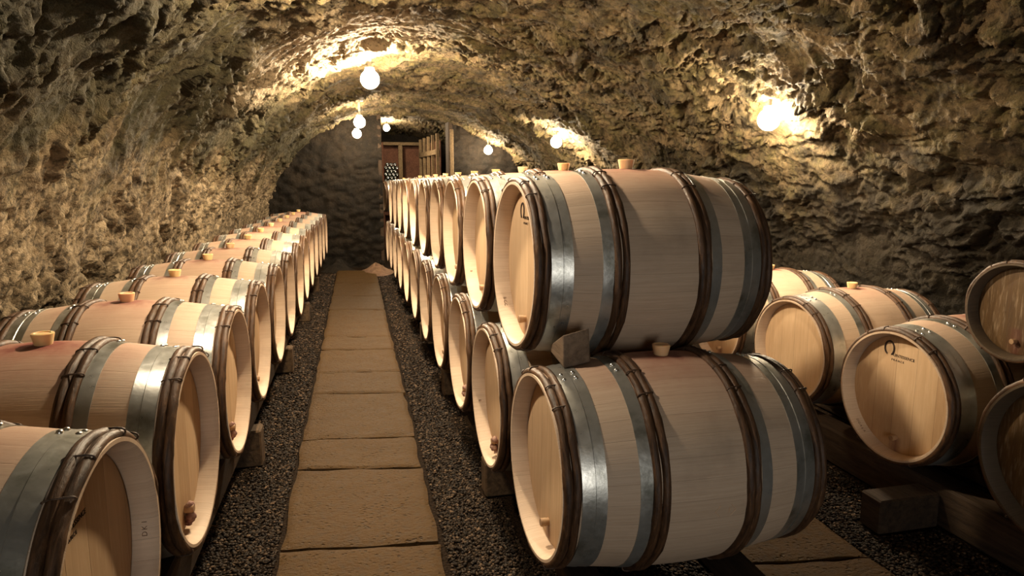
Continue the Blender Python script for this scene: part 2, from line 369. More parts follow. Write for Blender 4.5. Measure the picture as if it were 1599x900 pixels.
# ------------------------------------------------------------------ the barrel
HL = .433
class BarrelKit:
    """one set of meshes, sized hl / re / rb, axis along X, resting on z = 0"""
    def __init__(s, hl, re, rb, staves, head, tag_='', scale=1.0, hoop=None, kx=1.0):
        s.hl, s.re, s.rb, s.scale = hl, re, rb, scale
        k = scale; N = 112; org = (0, 0, rb)
        pr = lambda x: rb-(rb-re)*(abs(x)/hl)**1.9
        s.pr = pr
        xs = np.linspace(-hl, hl, 45)
        outer = [(x, pr(x)) for x in xs]
        hd = .056*k; ri = re-.022*k
        inner = [(hl, re-.009*k), (hl-.012*k, re-.016*k), (hl-hd+.004, ri), (hl-hd-.03*k, ri-.002)]
        inner += [(x, pr(x)-.026*k) for x in np.linspace(hl-hd-.06*k, -(hl-hd-.06*k), 15)]
        inner += [(-a, b) for a, b in [(hl-hd-.03*k, ri-.002), (hl-hd+.004, ri), (hl-.012*k, re-.016*k), (hl, re-.009*k)]]
        s.staves = MB().lathe(outer+inner, N, 'x', close=True, org=org).mesh('staves'+tag_); s.staves.materials.append(staves)
        s.heads = []
        for sg in (1, -1):
            a = sg*(hl-hd); b = sg*(hl-hd-.022*k)
            m = MB().lathe([(a, .0015), (a, ri*.5), (a, ri-.012*k), (a-sg*.006*k, ri+.002), (b, ri+.002), (b, .0015)], 72, 'x', org=org).mesh('head'+tag_, angle=R(25))
            m.materials.append(head); s.heads.append(m)
        s.hoops = []          # (kind, mesh, bindings, rivets, sign, chime?)
        def chest(x0, sg, seed, ph):
            r_ = random.Random(seed); rod = .0126*k
            pts = []; rad = []; n = 110
            f = [(r_.uniform(0, 6.28), r_.uniform(.0006, .0018)*k, i) for i in (2, 3, 5, 9)]
            nodes = [r_.uniform(0, 6.28) for _ in range(7)]
            for i in range(n):
                a = 2*PI*i/n
                w = sum(A*math.sin(j*a+p) for p, A, j in f)
                kn = sum(math.exp(-((a-q+PI) % (2*PI)-PI)**2/.0025) for q in nodes)
                x = sg*(x0+w*.9); rr = rod*(1+.14*kn+.06*math.sin(7*a+ph))
                Rr = pr(x)+.0012*k+w*.3
                pts.append((x, Rr*math.sin(a), rb+Rr*math.cos(a))); rad.append(rr)
            mb = MB().tube(pts, rad, 10, True)
            mb.v = [(pts[i//10][0]+(v[0]-pts[i//10][0])*1.03, v[1], v[2]) for i, v in enumerate(mb.v)]      # split rods are wider than thick
            m = mb.mesh('chestnut_hoop'+tag_, angle=None); m.materials.append(hoop or M['chestnut']); return m
        def band(x0, x1, sg):
            th = .0022*k; xm = x0+(x1-x0)*.5
            wide = (x1-x0) > .05*k
            q = [(x0, th), (xm-.004*k, th), (xm-.002*k, th*2.0), (x1, th*2.0)] if wide else [(x0, th), (x1, th)]
            fine = []
            for i in range(len(q)-1):
                for u in np.linspace(0, 1, 4)[:-1]: fine.append((q[i][0]+(q[i+1][0]-q[i][0])*u, q[i][1]+(q[i+1][1]-q[i][1])*u))
            fine.append(q[-1])
            pf = [(sg*x, pr(x)+t_) for x, t_ in fine]+[(sg*x1, pr(x1)-.001), (sg*x0, pr(x0)-.001)]
            m = MB().lathe(pf, N, 'x', close=True, org=org).mesh('metal_hoop'+tag_, angle=R(28)); m.materials.append(M['zinc']); return m
        e = lambda d: hl-d*k*kx; s.kx = kx
        sd = 0
        for sg in (1, -1):
            for (d, chime) in ((.0145, 1), (.0395, 1), (.2705, 0), (.2965, 0)):
                sd += 1; s.hoops.append(('chestnut_hoop', chest(e(d), sg, sd*13+int(k*100), sd), sg, e(d)))
            for (d0, d1) in ((.124, .053), (.257, .219)):
                s.hoops.append(('metal_hoop', band(e(d0), e(d1), sg), sg, (e(d0), e(d1))))
        # osier ties round a pair of chestnut rods: short wraps at several angles
        s.ties = {}
        for sg in (1, -1):
            for d in (.027, .2835):
                L = []
                for a in (-.62, -.34, .22, .55, 2.6, 3.6):
                    x = sg*e(d); Rr = pr(x)+.005*k; w = .0265*k; hgt = .0095*k; ring = []
                    for j in range(14):
                        q = 2*PI*j/14; ux = w*np.sign(math.cos(q))*abs(math.cos(q))**.6; ur = hgt*np.sign(math.sin(q))*abs(math.sin(q))**.8
                        aa = a+.012*math.cos(q); ring.append((x+ux, (Rr+ur)*math.sin(aa), rb+(Rr+ur)*math.cos(aa)))
                    m = MB().tube(ring, .0023*k, 6, True).mesh('binding'+tag_, angle=None); m.materials.append(M['binding']); L.append(m)
                s.ties[(sg, d)] = L
        rv = MB().lathe([(-.002, .0072*k), (.001*k, .0072*k), (.0035*k, .006*k), (.0052*k, .0032*k), (.0058*k, .0003)], 12).mesh('rivet'+tag_, angle=None); rv.materials.append(M['rivet']); s.rivet = rv
        b = MB().lathe([(-.02*k, .0005), (-.02*k, .019*k), (.029*k, .0295*k), (.0325*k, .0295*k), (.034*k, .0275*k), (.034*k, .0215*k), (.0315*k, .020*k), (.0315*k, .0005)], 40, org=(0,0,2*rb)).mesh('bung'+tag_); b.materials.append(M['bung']); s.bung = b
        zt = rb-(ri-.07*k); s.tap = []
        for sg in (1, -1):
            x = sg*(hl-hd)
            m = MB().lathe([(x-sg*.004, .012*k), (x+sg*.024*k, .0145*k), (x+sg*.028*k, .0125*k), (x+sg*.028*k, .0005)], 20, 'x', org=(0, .0, zt)).mesh('tap_dowel'+tag_); m.materials.append(M['dowel']); s.tap.append(m)
        s.zt = zt; s.xh = hl-hd
        # a twist of cloth stuffed by the dowel
        for_pts = [(s.xh+.004, .006, zt+.014), (s.xh+.016, .004, zt+.004), (s.xh+.02, -.004, zt-.018), (s.xh+.012, .002, zt-.038), (s.xh+.006, .006, zt-.05)]
        P = np.array(for_pts); tt = np.linspace(0, 4, 17); P2 = np.stack([np.interp(tt, range(5), P[:, i]) for i in range(3)], 1)
        m = MB().tube(P2, [.006+.011*abs(math.sin(.5+i*.42))+.002*math.sin(i*2.3) for i in range(17)], 10).mesh('cloth_twist'+tag_, angle=None); m.materials.append(M['cloth']); s.cloth = m

    def make(s, center, az, el, label, group, sign=1, detail=2, cloth=False, name='oak_barrel'):
        """sign +1: the seen head faces -X; -1: it faces +X.  center = middle of the barrel's axis"""
        root = bpy.data.objects.new(name, None); COL.objects.link(root); root.empty_display_size = .1
        root.rotation_mode = 'XYZ'
        rot = Matrix.Rotation(az+(PI if sign < 0 else 0), 4, 'Z') @ Matrix.Rotation(-el, 4, 'Y')
        root.rotation_euler = rot.to_euler()
        c = Vector(center); root.location = c-rot.to_3x3() @ Vector((0, 0, s.rb))
        tag(root, label, 'barrel', group)
        # the seen head is the one at local -X
        link('staves', s.staves, None, root)
        h = [link('head', m, None, root) for m in s.heads]
        for kind, m, sg, xx in s.hoops:
            o = link(kind, m, None, root)
            if detail >= 2 and kind == 'chestnut_hoop':
                for d in (.027, .2835):
                    if abs(xx-(s.hl-(d-.0125-(.0005 if d > .2 else 0))*s.scale*s.kx)) < .003:
                        for tm in s.ties[(sg, d)]: link('binding', tm, None, o)
            if detail >= 1 and kind == 'metal_hoop':
                x0, x1 = xx; wide = (x1-x0) > .05*s.scale
                ph = {1: .12, -1: -.2}[sg]
                spots = [(x0+(x1-x0)*u, ph+a) for u in ((.24, .76) if wide else (.5,)) for a in (-.05, .05)]
                for x, a in spots:
                    r = s.pr(x)+.003*s.scale
                    q = link('rivet', s.rivet, None, o, (sg*x, r*math.sin(a), s.rb+r*math.cos(a)))
                    q.rotation_euler = (-a, 0, 0)
        link('bung', s.bung, None, root)
        link('tap_dowel', s.tap[1], None, root)
        if cloth:
            o = link('cloth_twist', s.cloth, None, root); o.rotation_euler = (0, 0, PI)
        s.last_heads = h
        return root

def text_mesh(txt, size, mat, thick=.0008):
    cu = bpy.data.curves.new('t', 'FONT'); cu.body = txt; cu.size = size; cu.align_x = 'CENTER'; cu.align_y = 'CENTER'; cu.extrude = thick
    o = bpy.data.objects.new('t', cu); COL.objects.link(o)
    bpy.context.view_layer.update()
    m = bpy.data.meshes.new_from_object(o.evaluated_get(bpy.context.evaluated_depsgraph_get()))
    bpy.data.objects.remove(o); bpy.data.curves.remove(cu)
    m.materials.clear(); m.materials.append(mat); return m

KIT = BarrelKit(HL, .295, RB, M['staves'], M['head'])
KITL = BarrelKit(.402, .295, RB, M['staves'], M['head'], '_left', 1.0, None, .402/.433)
OLD = BarrelKit(HL, .295, RB, M['old_staves'], M['old_head'], '_old')
SMALL = BarrelKit(.335, .193, .215, M['old_staves'], M['old_head'], '_small', .78)

def end_center(x, y, z, az, el, sign, hl=HL):
    d = Vector((sign*math.cos(az)*math.cos(el), sign*math.sin(az)*math.cos(el), math.sin(el)))
    return Vector((x, y, z))+d*hl
CH = 1.5
ORD = ['first', 'second', 'third', 'fourth', 'fifth', 'sixth', 'seventh', 'eighth', 'ninth', 'tenth', 'eleventh', 'twelfth', 'thirteenth']

# left row, heads facing the aisle
LY = [1.40, 2.129, 2.845, 3.56, 4.29, 5.03, 5.79, 6.57, 7.36, 8.17, 8.95, 9.75, 10.62]
LX = [-.505, -.502, -.497, -.495, -.488, -.486, -.479, -.481, -.480, -.477, -.470, -.466, -.462]
L = []
lab_L = {0: 'nearest oak barrel of the left row, cut off by the bottom left corner',
         1: 'second oak barrel from the camera in the left row, wet cloth by its tap',
         2: 'third oak barrel from the camera in the left row, pink stain round its bung'}
for i, (x, y) in enumerate(zip(LX, LY)):
    az, el = (-.006, .014) if i else (-.004, .012)
    c = end_center(x, y, CH-.817+(.012*(i-6)/6 if i > 6 else 0), az, el, -1, .402)
    lb = lab_L.get(i, f'{ORD[i]} oak barrel from the camera in the single row along the left wall' if i < 12 else 'farthest oak barrel of the single left row, close to the end wall')
    L.append(KITL.make(c, az, el, lb, 'oak barrels in the left row', -1, 2 if i < 6 else (1 if i < 9 else 0), cloth=i in (1, 2)))

# centre stack, lower and upper layer, heads facing the aisle
CY = [1.947, 2.672, 3.40, 4.205, 4.99, 5.81, 6.65, 7.50, 8.38, 9.28, 10.2]
CX = [.527, .506, .496, .489, .478, .469, .462, .455, .450, .446, .442]
UY = [2.307, 3.03, 3.82, 4.61, 5.41, 6.24, 7.09, 7.95, 8.84, 9.75]
UX = [.539, .527, .526, .530, .519, .510, .503, .496, .492, .484]
Cb = []; Ub = []
for i, (x, y) in enumerate(zip(CX, CY)):
    az, el = ((R(1.3), R(-.8)) if i == 0 else (R(1.0), 0))
    c = end_center(x, y, CH-(.903 if i == 0 else .909 if i == 1 else .899), az, el, 1)
    lb = 'large front barrel at the bottom of the centre stack, wooden wedge on its shoulder' if i == 0 else (f'{ORD[i]} barrel from the camera in the lower layer of the centre stack' if i < 10 else 'farthest barrel in the lower layer of the centre stack')
    Cb.append(KIT.make(c, az, el, lb, 'oak barrels in the lower layer of the centre stack', 1, 2 if i < 5 else (1 if i < 8 else 0), cloth=i in (1, 2)))
for i, (x, y) in enumerate(zip(UX, UY)):
    az, el = (R(1.2), R(-.4)) if i == 0 else (R(.7), R(-.3))
    c = end_center(x, y, CH-(.295 if i == 0 else .290), az, el, 1)
    lb = 'front barrel on top of the centre stack, pink bung, stamped head facing the aisle' if i == 0 else (f'{ORD[i]} barrel from the camera in the upper layer of the centre stack' if i < 9 else 'farthest barrel in the upper layer of the centre stack')
    Ub.append(KIT.make(c, az, el, lb, 'oak barrels in the upper layer of the centre stack', 1, 2 if i < 5 else (1 if i < 8 else 0)))

# right row by the right wall
RR = [(2.327, 2.417, -.962, 2.2, 'oak barrel of the right row with a burnt brand stamp on its head'),
      (2.414, 3.279, -.970, 3.4, 'oak barrel of the right row behind the stamped one, plain head'),
      (2.44, 4.13, -.968, 2.0, 'oak barrel of the right row half hidden behind the front stack')]
Rb = []
for i, (x, y, z, a, lb) in enumerate(RR):
    c = end_center(x, y, CH+z, R(a), R(.4), 1)
    Rb.append(KIT.make(c, R(a), R(.4), lb, 'oak barrels in the right row', 1, 2))
c = end_center(2.31, 1.648, CH-.965, R(2), 0, 1)
OLD.make(c, R(2), 0, 'old dark stained barrel cut by the right edge of the photo, at floor level', 'old dark barrels on the right', 1, 2)
c = end_center(2.515, 2.055, CH-.512, R(2), 0, 1, .335)
SMALL.make(c, R(2), 0, 'small old dark barrel lying on top of the right row', 'old dark barrels on the right', 1, 2, name='small_barrel')
# a barrel standing back in the recess beyond the end wall
c = end_center(.56, 14.0, CH-.30, R(8), 0, 1)
KIT.make(c, R(8), 0, 'oak barrel far back in the recess behind the end wall', None, 1, 0)

# brand stamps and other marks, children of the head / staves they stand on
def stamp(root, kit, yy, zz, size, mat, q_only=False):
    x = -(kit.xh+.0006)
    head = [o for o in root.children if o.name.startswith('head')][1]
    mb = MB()
    a0 = R(-52)
    ring = [(x, yy-.0*size+.6*size*math.sin(a)*.82, zz+.55*size+.62*size*math.cos(a)) for a in np.linspace(R(-150), R(150), 30)]
    mb.tube(ring, .085*size, 6)
    m = mb.mesh('brand_stamp'); m.materials.append(mat); link('brand_stamp', m, None, head)
    if q_only: return
    for txt, sz, oy, oz in (('UINTESSENCE', .36*size, 1.55*size, 0.02*size), ('F R A N C E', .26*size, .95*size, -.42*size)):
        tm = text_mesh(txt, sz, mat, .0005)
        o = link('brand_lettering', tm, None, head, (x, yy-oy, zz+oz))
        o.rotation_euler = (PI/2, 0, -PI/2)
stamp(Rb[0], KIT, .075, RB+.175, .052, M['ink'])
stamp(Ub[0], KIT, .055, RB+.165, .045, M['ink'])
stamp(L[0], KITL, .10, RB+.155, .045, M['ink'])
stamp(Cb[0], KIT, -.085, RB+.165, .045, M['faintink'], True)
def chime_letters(root, kit, txt, a, sz=.017):
    st = [o for o in root.children if o.name.startswith('staves')][0]
    for i, ch in enumerate(txt):
        aa = a+i*.055; r = kit.re-.0195
        m = text_mesh(ch, sz, M['faintink'], .0004)
        o = link('stamped_letter', m, None, st)
        nx = Vector((0, -math.sin(aa), -math.cos(aa)))       # inward normal
        up = Vector((1, 0, 0)); rt = up.cross(nx)
        o.matrix_local = Matrix.Translation((-(kit.hl-.030), r*math.sin(aa), kit.rb+r*math.cos(aa))) @ Matrix((rt, up, nx)).transposed().to_4x4()
chime_letters(Ub[0], KIT, 'BGC', R(126)); chime_letters(Rb[0], KIT, 'DGALA', R(133)); chime_letters(L[0], KITL, 'DKI', R(-98))
chime_letters(Cb[1], KIT, 'B', R(112)); chime_letters(Ub[1], KIT, 'B', R(124))
# faint lozenge cut into the front barrel's side
st = [o for o in Cb[0].children if o.name.startswith('staves')][0]
mb = MB()
for seg in (((-.035, .0), (-.018, .018)), ((-.035, 0), (-.018, -.018)), ((.035, 0), (.018, .018)), ((.035, 0), (.018, -.018)), ((.012, -.008), (.012, .008))):
    pts = []
    for u in (0, .5, 1):
        x = .055+seg[0][0]+(seg[1][0]-seg[0][0])*u; d = seg[0][1]+(seg[1][1]-seg[0][1])*u; a = R(97)-d/RB; r = KIT.pr(x)+.0003
        pts.append((x, -r*math.sin(a), RB+r*math.cos(a)))
    mb.tube(pts, .0014, 5)
m = mb.mesh('carved_mark'); m.materials.append(M['carve']); link('carved_mark', m, None, st)

# ------------------------------------------------------------------ wedge, rails, sleepers
def block(name, a, b, mat, label, cat, group=None, bev=.008, rot=0):
    cx, cy = (a[0]+b[0])/2, (a[1]+b[1])/2
    m = MB().box((a[0]-cx, a[1]-cy, 0), (b[0]-cx, b[1]-cy, b[2]-a[2]), bev).mesh(name, angle=R(30))
    o = link(name, m, mat, None, (cx, cy, a[2])); o.rotation_euler = (0, 0, rot); return tag(o, label, cat, group)
# chock: a tapered block wedged between the two front barrels
V = [(-.047,-.05,-.02), (.047,-.05,-.012), (.042,.075,.0), (-.042,.075,.0), (-.05,-.05,.092), (.043,-.05,.105), (.04,.06,.035), (-.045,.06,.03)]
mb = MB().add(V, [(0,3,2,1), (4,5,6,7), (0,1,5,4), (1,2,6,5), (2,3,7,6), (3,0,4,7)])
import bmesh
m = mb.mesh('wooden_wedge', False)
bm = bmesh.new(); bm.from_mesh(m); bmesh.ops.bevel(bm, geom=bm.edges[:], offset=.006, segments=2, affect='EDGES', profile=.6); bm.to_mesh(m); bm.free()
o = link('wooden_wedge', m, M['wedge'], None, (.665, 1.995, .937)); o.rotation_euler = (R(3), R(-3), R(6))
tag(o, 'rough wooden wedge jammed between the two front barrels of the centre stack', 'wedge')

def rails(x0, x1, y0, y1, z0, z1, lab, group):
    return block('support_rail', (x0, y0, z0), (x1, y1, z1), M['beam'], lab, 'rail', group, .01)
rails(-.70, -.58, 1.0, 11.0, .20, .345, 'dark timber rail under the aisle end of the left row', 'rails under the left row')
rails(-1.30, -1.18, 1.0, 11.0, .20, .345, 'dark timber rail under the wall end of the left row', 'rails under the left row')
rails(.62, .73, 1.62, 10.6, .17, .250, 'dark timber rail under the aisle end of the centre stack', 'rails under the centre stack')
rails(1.14, 1.25, 1.62, 10.6, .17, .248, 'dark timber rail under the far end of the centre stack', 'rails under the centre stack')
rails(2.44, 2.58, 1.0, 5.2, .0, .189, 'dark timber rail under the aisle end of the right row', 'rails under the right row')
rails(2.98, 3.10, 1.0, 5.2, .0, .189, 'dark timber rail under the wall end of the right row', 'rails under the right row')
for i, y in enumerate((1.75, 3.6, 5.4, 7.4, 9.4)):
    block('timber_sleeper', (-1.36, y-.06, 0), (-.535, y+.06, .20), M['sleeper'], f'{ORD[i]} timber sleeper from the camera under the left row', 'sleeper', 'sleepers under the left row')
for i, y in enumerate((1.75, 2.98, 4.55, 6.2, 8.0, 9.8)):
    block('timber_sleeper', (.555, y-.06, 0), (1.30, y+.06, .17), M['sleeper'], f'{ORD[i]} timber sleeper from the camera under the centre stack', 'sleeper', 'sleepers under the centre stack')
block('timber_block', (2.13, 2.20, 0), (2.436, 2.32, .155), M['beam'], 'squared timber block on the gravel in front of the right rail below the stamped barrel', 'block')
block('loose_block', (2.47, 2.62, .189), (2.60, 2.76, .245), M['sleeper'], 'wooden block lying on the right rail left of the stamped barrel', 'block')

# ------------------------------------------------------------------ paving slabs
def slab(c, top, lab, group, seed):
    """c: four corners (near left, near right, far right, far left)"""
    n, m_ = 26, 26
    c = [np.array(p) for p in c]; cen = sum(c)/4
    u, v = np.meshgrid(np.linspace(0, 1, n), np.linspace(0, 1, m_), indexing='ij')
    P = (c[0]*((1-u)*(1-v))[..., None]+c[1]*(u*(1-v))[..., None]+c[2]*(u*v)[..., None]+c[3]*((1-u)*v)[..., None])
    e = np.minimum(np.minimum(u, 1-u)*np.linalg.norm(c[1]-c[0]), np.minimum(v, 1-v)*np.linalg.norm(c[3]-c[0]))
    wob = np.stack([perlin(P[..., 1]*5+seed, P[..., 0]*5, 3), perlin(P[..., 0]*5, P[..., 1]*5+seed, 5)], -1)*.012
    P = P+wob
    z = top-.009*np.exp(-e/.004)+.004*fbm(P[..., 0]*6, P[..., 1]*6+seed, 3, 2)
    G = np.concatenate([P, z[..., None]], -1); G[..., :2] -= cen
    V = G.reshape(-1, 3).tolist(); I = np.arange(n*m_).reshape(n, m_); F = []
    for i in range(n-1):
        for j in range(m_-1): F.append((I[i, j], I[i+1, j], I[i+1, j+1], I[i, j+1]))
    ring = list(I[:, 0])+list(I[-1, 1:])+list(I[-2::-1, -1])+list(I[0, -2:0:-1])
    b = len(V)
    for k in ring: V.append((V[k][0], V[k][1], -.03))
    for k in range(len(ring)):
        k2 = (k+1) % len(ring); F.append((ring[k], b+k, b+k2, ring[k2]))
    me = mesh('paving_stone', V, F, True, R(50))
    o = link('paving_stone', me, M['slab'], None, (cen[0], cen[1], 0)); return tag(o, lab, 'paving stone', group)
J = [(1.75,1.68), (2.631,2.552), (3.417,3.30), (3.826,3.738), (4.697,4.578), (5.218,5.125), (5.958,5.834), (6.477,6.316), (7.895,7.749), (8.846,8.70), (10.0,9.9), (11.457,11.312)]
for i in range(len(J)-1):
    (a, b), (a2, b2) = J[i], J[i+1]; g = .009
    lab = (f'{ORD[i]} worn limestone paving stone from the camera in the central aisle path' if i < len(J)-2 else 'last limestone paving stone of the aisle path, by the end wall')
    slab(((-.348+.003*(i % 2), a+g), (.288-.002*(i % 3), b+g), (.285-.003*(i % 2), b2-g), (-.345-.003*(i % 3), a2-g)), .025, lab, 'stones of the central aisle path', i*3.1)
JR = [1.0, 2.05, 2.95, 3.9]
for i in range(3):
    slab(((1.30, JR[i]+.09), (1.945, JR[i]+.009), (1.945, JR[i+1]-.009), (1.30, JR[i+1]+.07)), .025,
         ['limestone paving stone at the bottom edge of the photo, right of the front barrel', 'limestone paving stone peeking out behind the lower end of the front barrel', 'limestone paving stone of the right aisle hidden behind the front stack'][i], 'stones of the right aisle path', 40+i*5)

# ------------------------------------------------------------------ gravel (nobody could count it)
GRAVEL_OUT = [(-1.36, -.535, y-.06, y+.06) for y in (1.75, 3.6, 5.4, 7.4, 9.4)]+[(.555, 1.30, y-.06, y+.06) for y in (1.75, 2.98, 4.55, 6.2, 8.0, 9.8)]+[(2.13, 2.436, 2.20, 2.32), (-.02, .57, 10.7, 11.8), (-.62, -.02, 11.2, 11.8)]
def gravel():
    ico_v = []; ph = (1+5**.5)/2
    for a, b in ((-1, ph), (1, ph), (-1, -ph), (1, -ph)): ico_v += [(a, b, 0)]
    for a, b in ((-1, ph), (1, ph), (-1, -ph), (1, -ph)): ico_v += [(0, a, b)]
    for a, b in ((-1, ph), (1, ph), (-1, -ph), (1, -ph)): ico_v += [(b, 0, a)]
    iv = np.array(ico_v)/np.hypot(1, ph)
    F = np.array([(0,11,5),(0,5,1),(0,1,7),(0,7,10),(0,10,11),(1,5,9),(5,11,4),(11,10,2),(10,7,6),(7,1,8),(3,9,4),(3,4,2),(3,2,6),(3,6,8),(3,8,9),(4,9,5),(2,4,11),(6,2,10),(8,6,7),(9,8,1)])
    # fix vertex order to the standard icosahedron
    iv = np.array([(-1,ph,0),(1,ph,0),(-1,-ph,0),(1,-ph,0),(0,-1,ph),(0,1,ph),(0,-1,-ph),(0,1,-ph),(ph,0,-1),(ph,0,1),(-ph,0,-1),(-ph,0,1)])/np.hypot(1, ph)
    regs = [(-.80, -.370, 1.6, 4.2, 15000, 1.), (-.72, -.370, 4.2, 7.5, 7000, 1.25), (-.62, -.370, 7.5, 11.4, 3000, 1.8),
            (.312, .62, 1.6, 4.2, 12000, 1.), (.312, .60, 4.2, 7.5, 6500, 1.25), (.312, .55, 7.5, 11.4, 3000, 1.8),
            (1.97, 2.42, 1.0, 3.6, 15000, 1.), (.6, 1.27, 1.45, 2.4, 5000, 1.1), (1.97, 2.42, 3.6, 7.0, 9000, 1.4), (1.45, 3.3, 7.0, 11.7, 9000, 2.4)]
    ctr = []; sz = []
    for x0, x1, y0, y1, n, s in regs:
        ctr.append(np.stack([rng.uniform(x0, x1, n), rng.uniform(y0, y1, n), rng.uniform(-.004, .005, n)], 1)); sz.append(rng.uniform(.0045, .0095, n)*s)
    ctr = np.concatenate(ctr); sz = np.concatenate(sz); n = len(ctr)
    keep = np.ones(n, bool)
    for x0, x1, y0, y1 in GRAVEL_OUT: keep &= ~((ctr[:, 0] > x0-.016) & (ctr[:, 0] < x1+.016) & (ctr[:, 1] > y0-.016) & (ctr[:, 1] < y1+.016))
    ctr = ctr[keep]; sz = sz[keep]; n = len(ctr)
    sc = np.stack([rng.uniform(.8, 1.5, n), rng.uniform(.7, 1.1, n), rng.uniform(.5, .8, n)], 1)*sz[:, None]
    a = rng.uniform(0, 2*PI, n); b = rng.normal(0, .35, n)
    V = iv[None]*sc[:, None, :]*(1+rng.normal(0, .09, (n, 12, 1)))
    x, y, z = V[..., 0], V[..., 1], V[..., 2]
    y, z = y*np.cos(b)[:, None]-z*np.sin(b)[:, None], y*np.sin(b)[:, None]+z*np.cos(b)[:, None]
    x, y = x*np.cos(a)[:, None]-y*np.sin(a)[:, None], x*np.sin(a)[:, None]+y*np.cos(a)[:, None]
    V = np.stack([x, y, z], -1)+ctr[:, None, :]
    T = (F[None]+12*np.arange(n)[:, None, None]).reshape(-1, 3)
    me = bpy.data.meshes.new('gravel'); me.vertices.add(n*12); me.vertices.foreach_set('co', V.reshape(-1).astype(np.float32))
    me.loops.add(T.size); me.loops.foreach_set('vertex_index', T.reshape(-1).astype(np.int32))
    me.polygons.add(len(T)); me.polygons.foreach_set('loop_start', np.arange(0, T.size, 3, dtype=np.int32))
    me.update(calc_edges=True)
    o = link('gravel', me, M['gravel']); tag(o, 'dark damp gravel spread between the path and the barrel rows', 'gravel', None, 'stuff')
gravel()

# ------------------------------------------------------------------ the vault, floor and walls
VX, VR, VZ, VA, XL0 = .60, 2.12, .56, 2.86, -1.52
Y0, Y1 = -3.4, 16.4
def relief(s, y, w):
    wx = fbm(s*1.8, y*1.8, 3, 1)*.16; wy = fbm(s*1.8+7, y*1.8+3, 3, 4)*.16
    def terr(n, k):
        t = n*k; f = t-np.floor(t); return (np.floor(t)+np.clip(f/.2, 0, 1)**2)/k      # flakes: flat treads with steep broken edges
    def stones(a, b):                       # a: long direction of the broken stones, b: across them
        A, B = a+wx, b+wy
        f1, f2, cid = worley(A/.28, B/.13, 2)
        h = (np.clip((f2-f1)*3, 0, 1)-.5)*.018+(cid-.5)*.040
        A2 = A+fbm(a*9, b*9, 2, 41)*.03; B2 = B+fbm(a*9+4, b*9, 2, 44)*.03
        h = h+(worley(A2/.11+3, B2/.045, 5)[2]-.5)*.026+(worley(A2/.05+3, B2/.026, 7)[2]-.5)*.016
        h = h+(ridged(A*6, B*14, 4, 3)-.62)*.022
        return h+terr(fbm(A*2.8, B*6.5, 4, 51), 4.)*.052+terr(fbm(A2*6, B2*15, 3, 57), 3.)*.020
    patch = np.clip(fbm(s*1.1+5, y*.9, 3, 12)*1.4+.55, 0, 1)       # smooth rendered patches against broken stone
    h = (1-w)*stones(s, y)+w*stones(y, s)
    return fbm(s*.8, y*.6, 3, 9)*.05+h*(.30+.80*patch)+fbm(s*24, y*26, 3, 15)*.006
def vault_mesh():
    n = 720
    th = []
    P = []; Nn = []
    # path of the section from the left floor up over to the right floor
    aL = np.linspace(PI, PI/2, 300); aR = np.linspace(PI/2, 0, 330)
    pts = [(XL0, z) for z in np.linspace(-.1, VZ, 60)[:-1]]
    pts += [(VX+VR*math.cos(a), VZ+VR*math.sin(a)) for a in aL[:-1]]
    pts += [(VX+VA*math.cos(a), VZ+VR*math.sin(a)) for a in aR]
    pts += [(VX+VA, z) for z in np.linspace(VZ, -.1, 60)[1:]]
    pts = np.array(pts); d = np.r_[0, np.cumsum(np.hypot(*np.diff(pts, axis=0).T))]
    s = np.linspace(0, d[-1], n); X = np.interp(s, d, pts[:, 0]); Z = np.interp(s, d, pts[:, 1])
    tx = np.gradient(X, s); tz = np.gradient(Z, s); l = np.hypot(tx, tz); nx, nz = tz/l, -tx/l      # inward normal
    # finer steps where the camera looks closely
    ys = np.concatenate([np.linspace(Y0, 1.2, 90)[:-1], np.linspace(1.2, 7., 520)[:-1], np.linspace(7., 12.2, 230)[:-1], np.linspace(12.2, Y1, 60)])
    S, Yg = np.meshgrid(s, ys, indexing='ij')
    wr = np.clip((X-1.0)/1.2, 0, 1); wr = wr*wr*(3-2*wr)
    h = relief(S, Yg, wr[:, None])
    G = np.stack([X[:, None]+nx[:, None]*h, Yg, Z[:, None]+nz[:, None]*h], -1)
    return grid_mesh('ceiling', G)
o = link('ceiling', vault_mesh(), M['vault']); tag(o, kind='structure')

def rough_wall(name, x0, x1, y, facing, mat, z1=3.0, step=.028):
    xs = np.arange(x0, x1+step, step); zs = np.arange(-.1, z1, step)
    X, Z = np.meshgrid(xs, zs, indexing='ij')
    wx = fbm(X*2, Z*2, 3, 21)*.08
    f1, f2, cid = worley((X+wx)/.30, (Z+wx)/.16, 8)
    h = np.clip((f2-f1)*2.4, 0, 1)*.035+(cid-.5)*.03+fbm(X*7, Z*7, 4, 25)*.022
    G = np.stack([X, y-facing*0+h*facing, Z], -1)
    o = link(name, grid_mesh(name, G), mat); tag(o, kind='structure'); return o
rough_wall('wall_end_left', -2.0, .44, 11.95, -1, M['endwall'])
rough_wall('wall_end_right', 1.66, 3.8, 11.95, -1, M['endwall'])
rough_wall('wall_far', -1.8, 3.7, 16.2, -1, M['endwall'], step=.06)
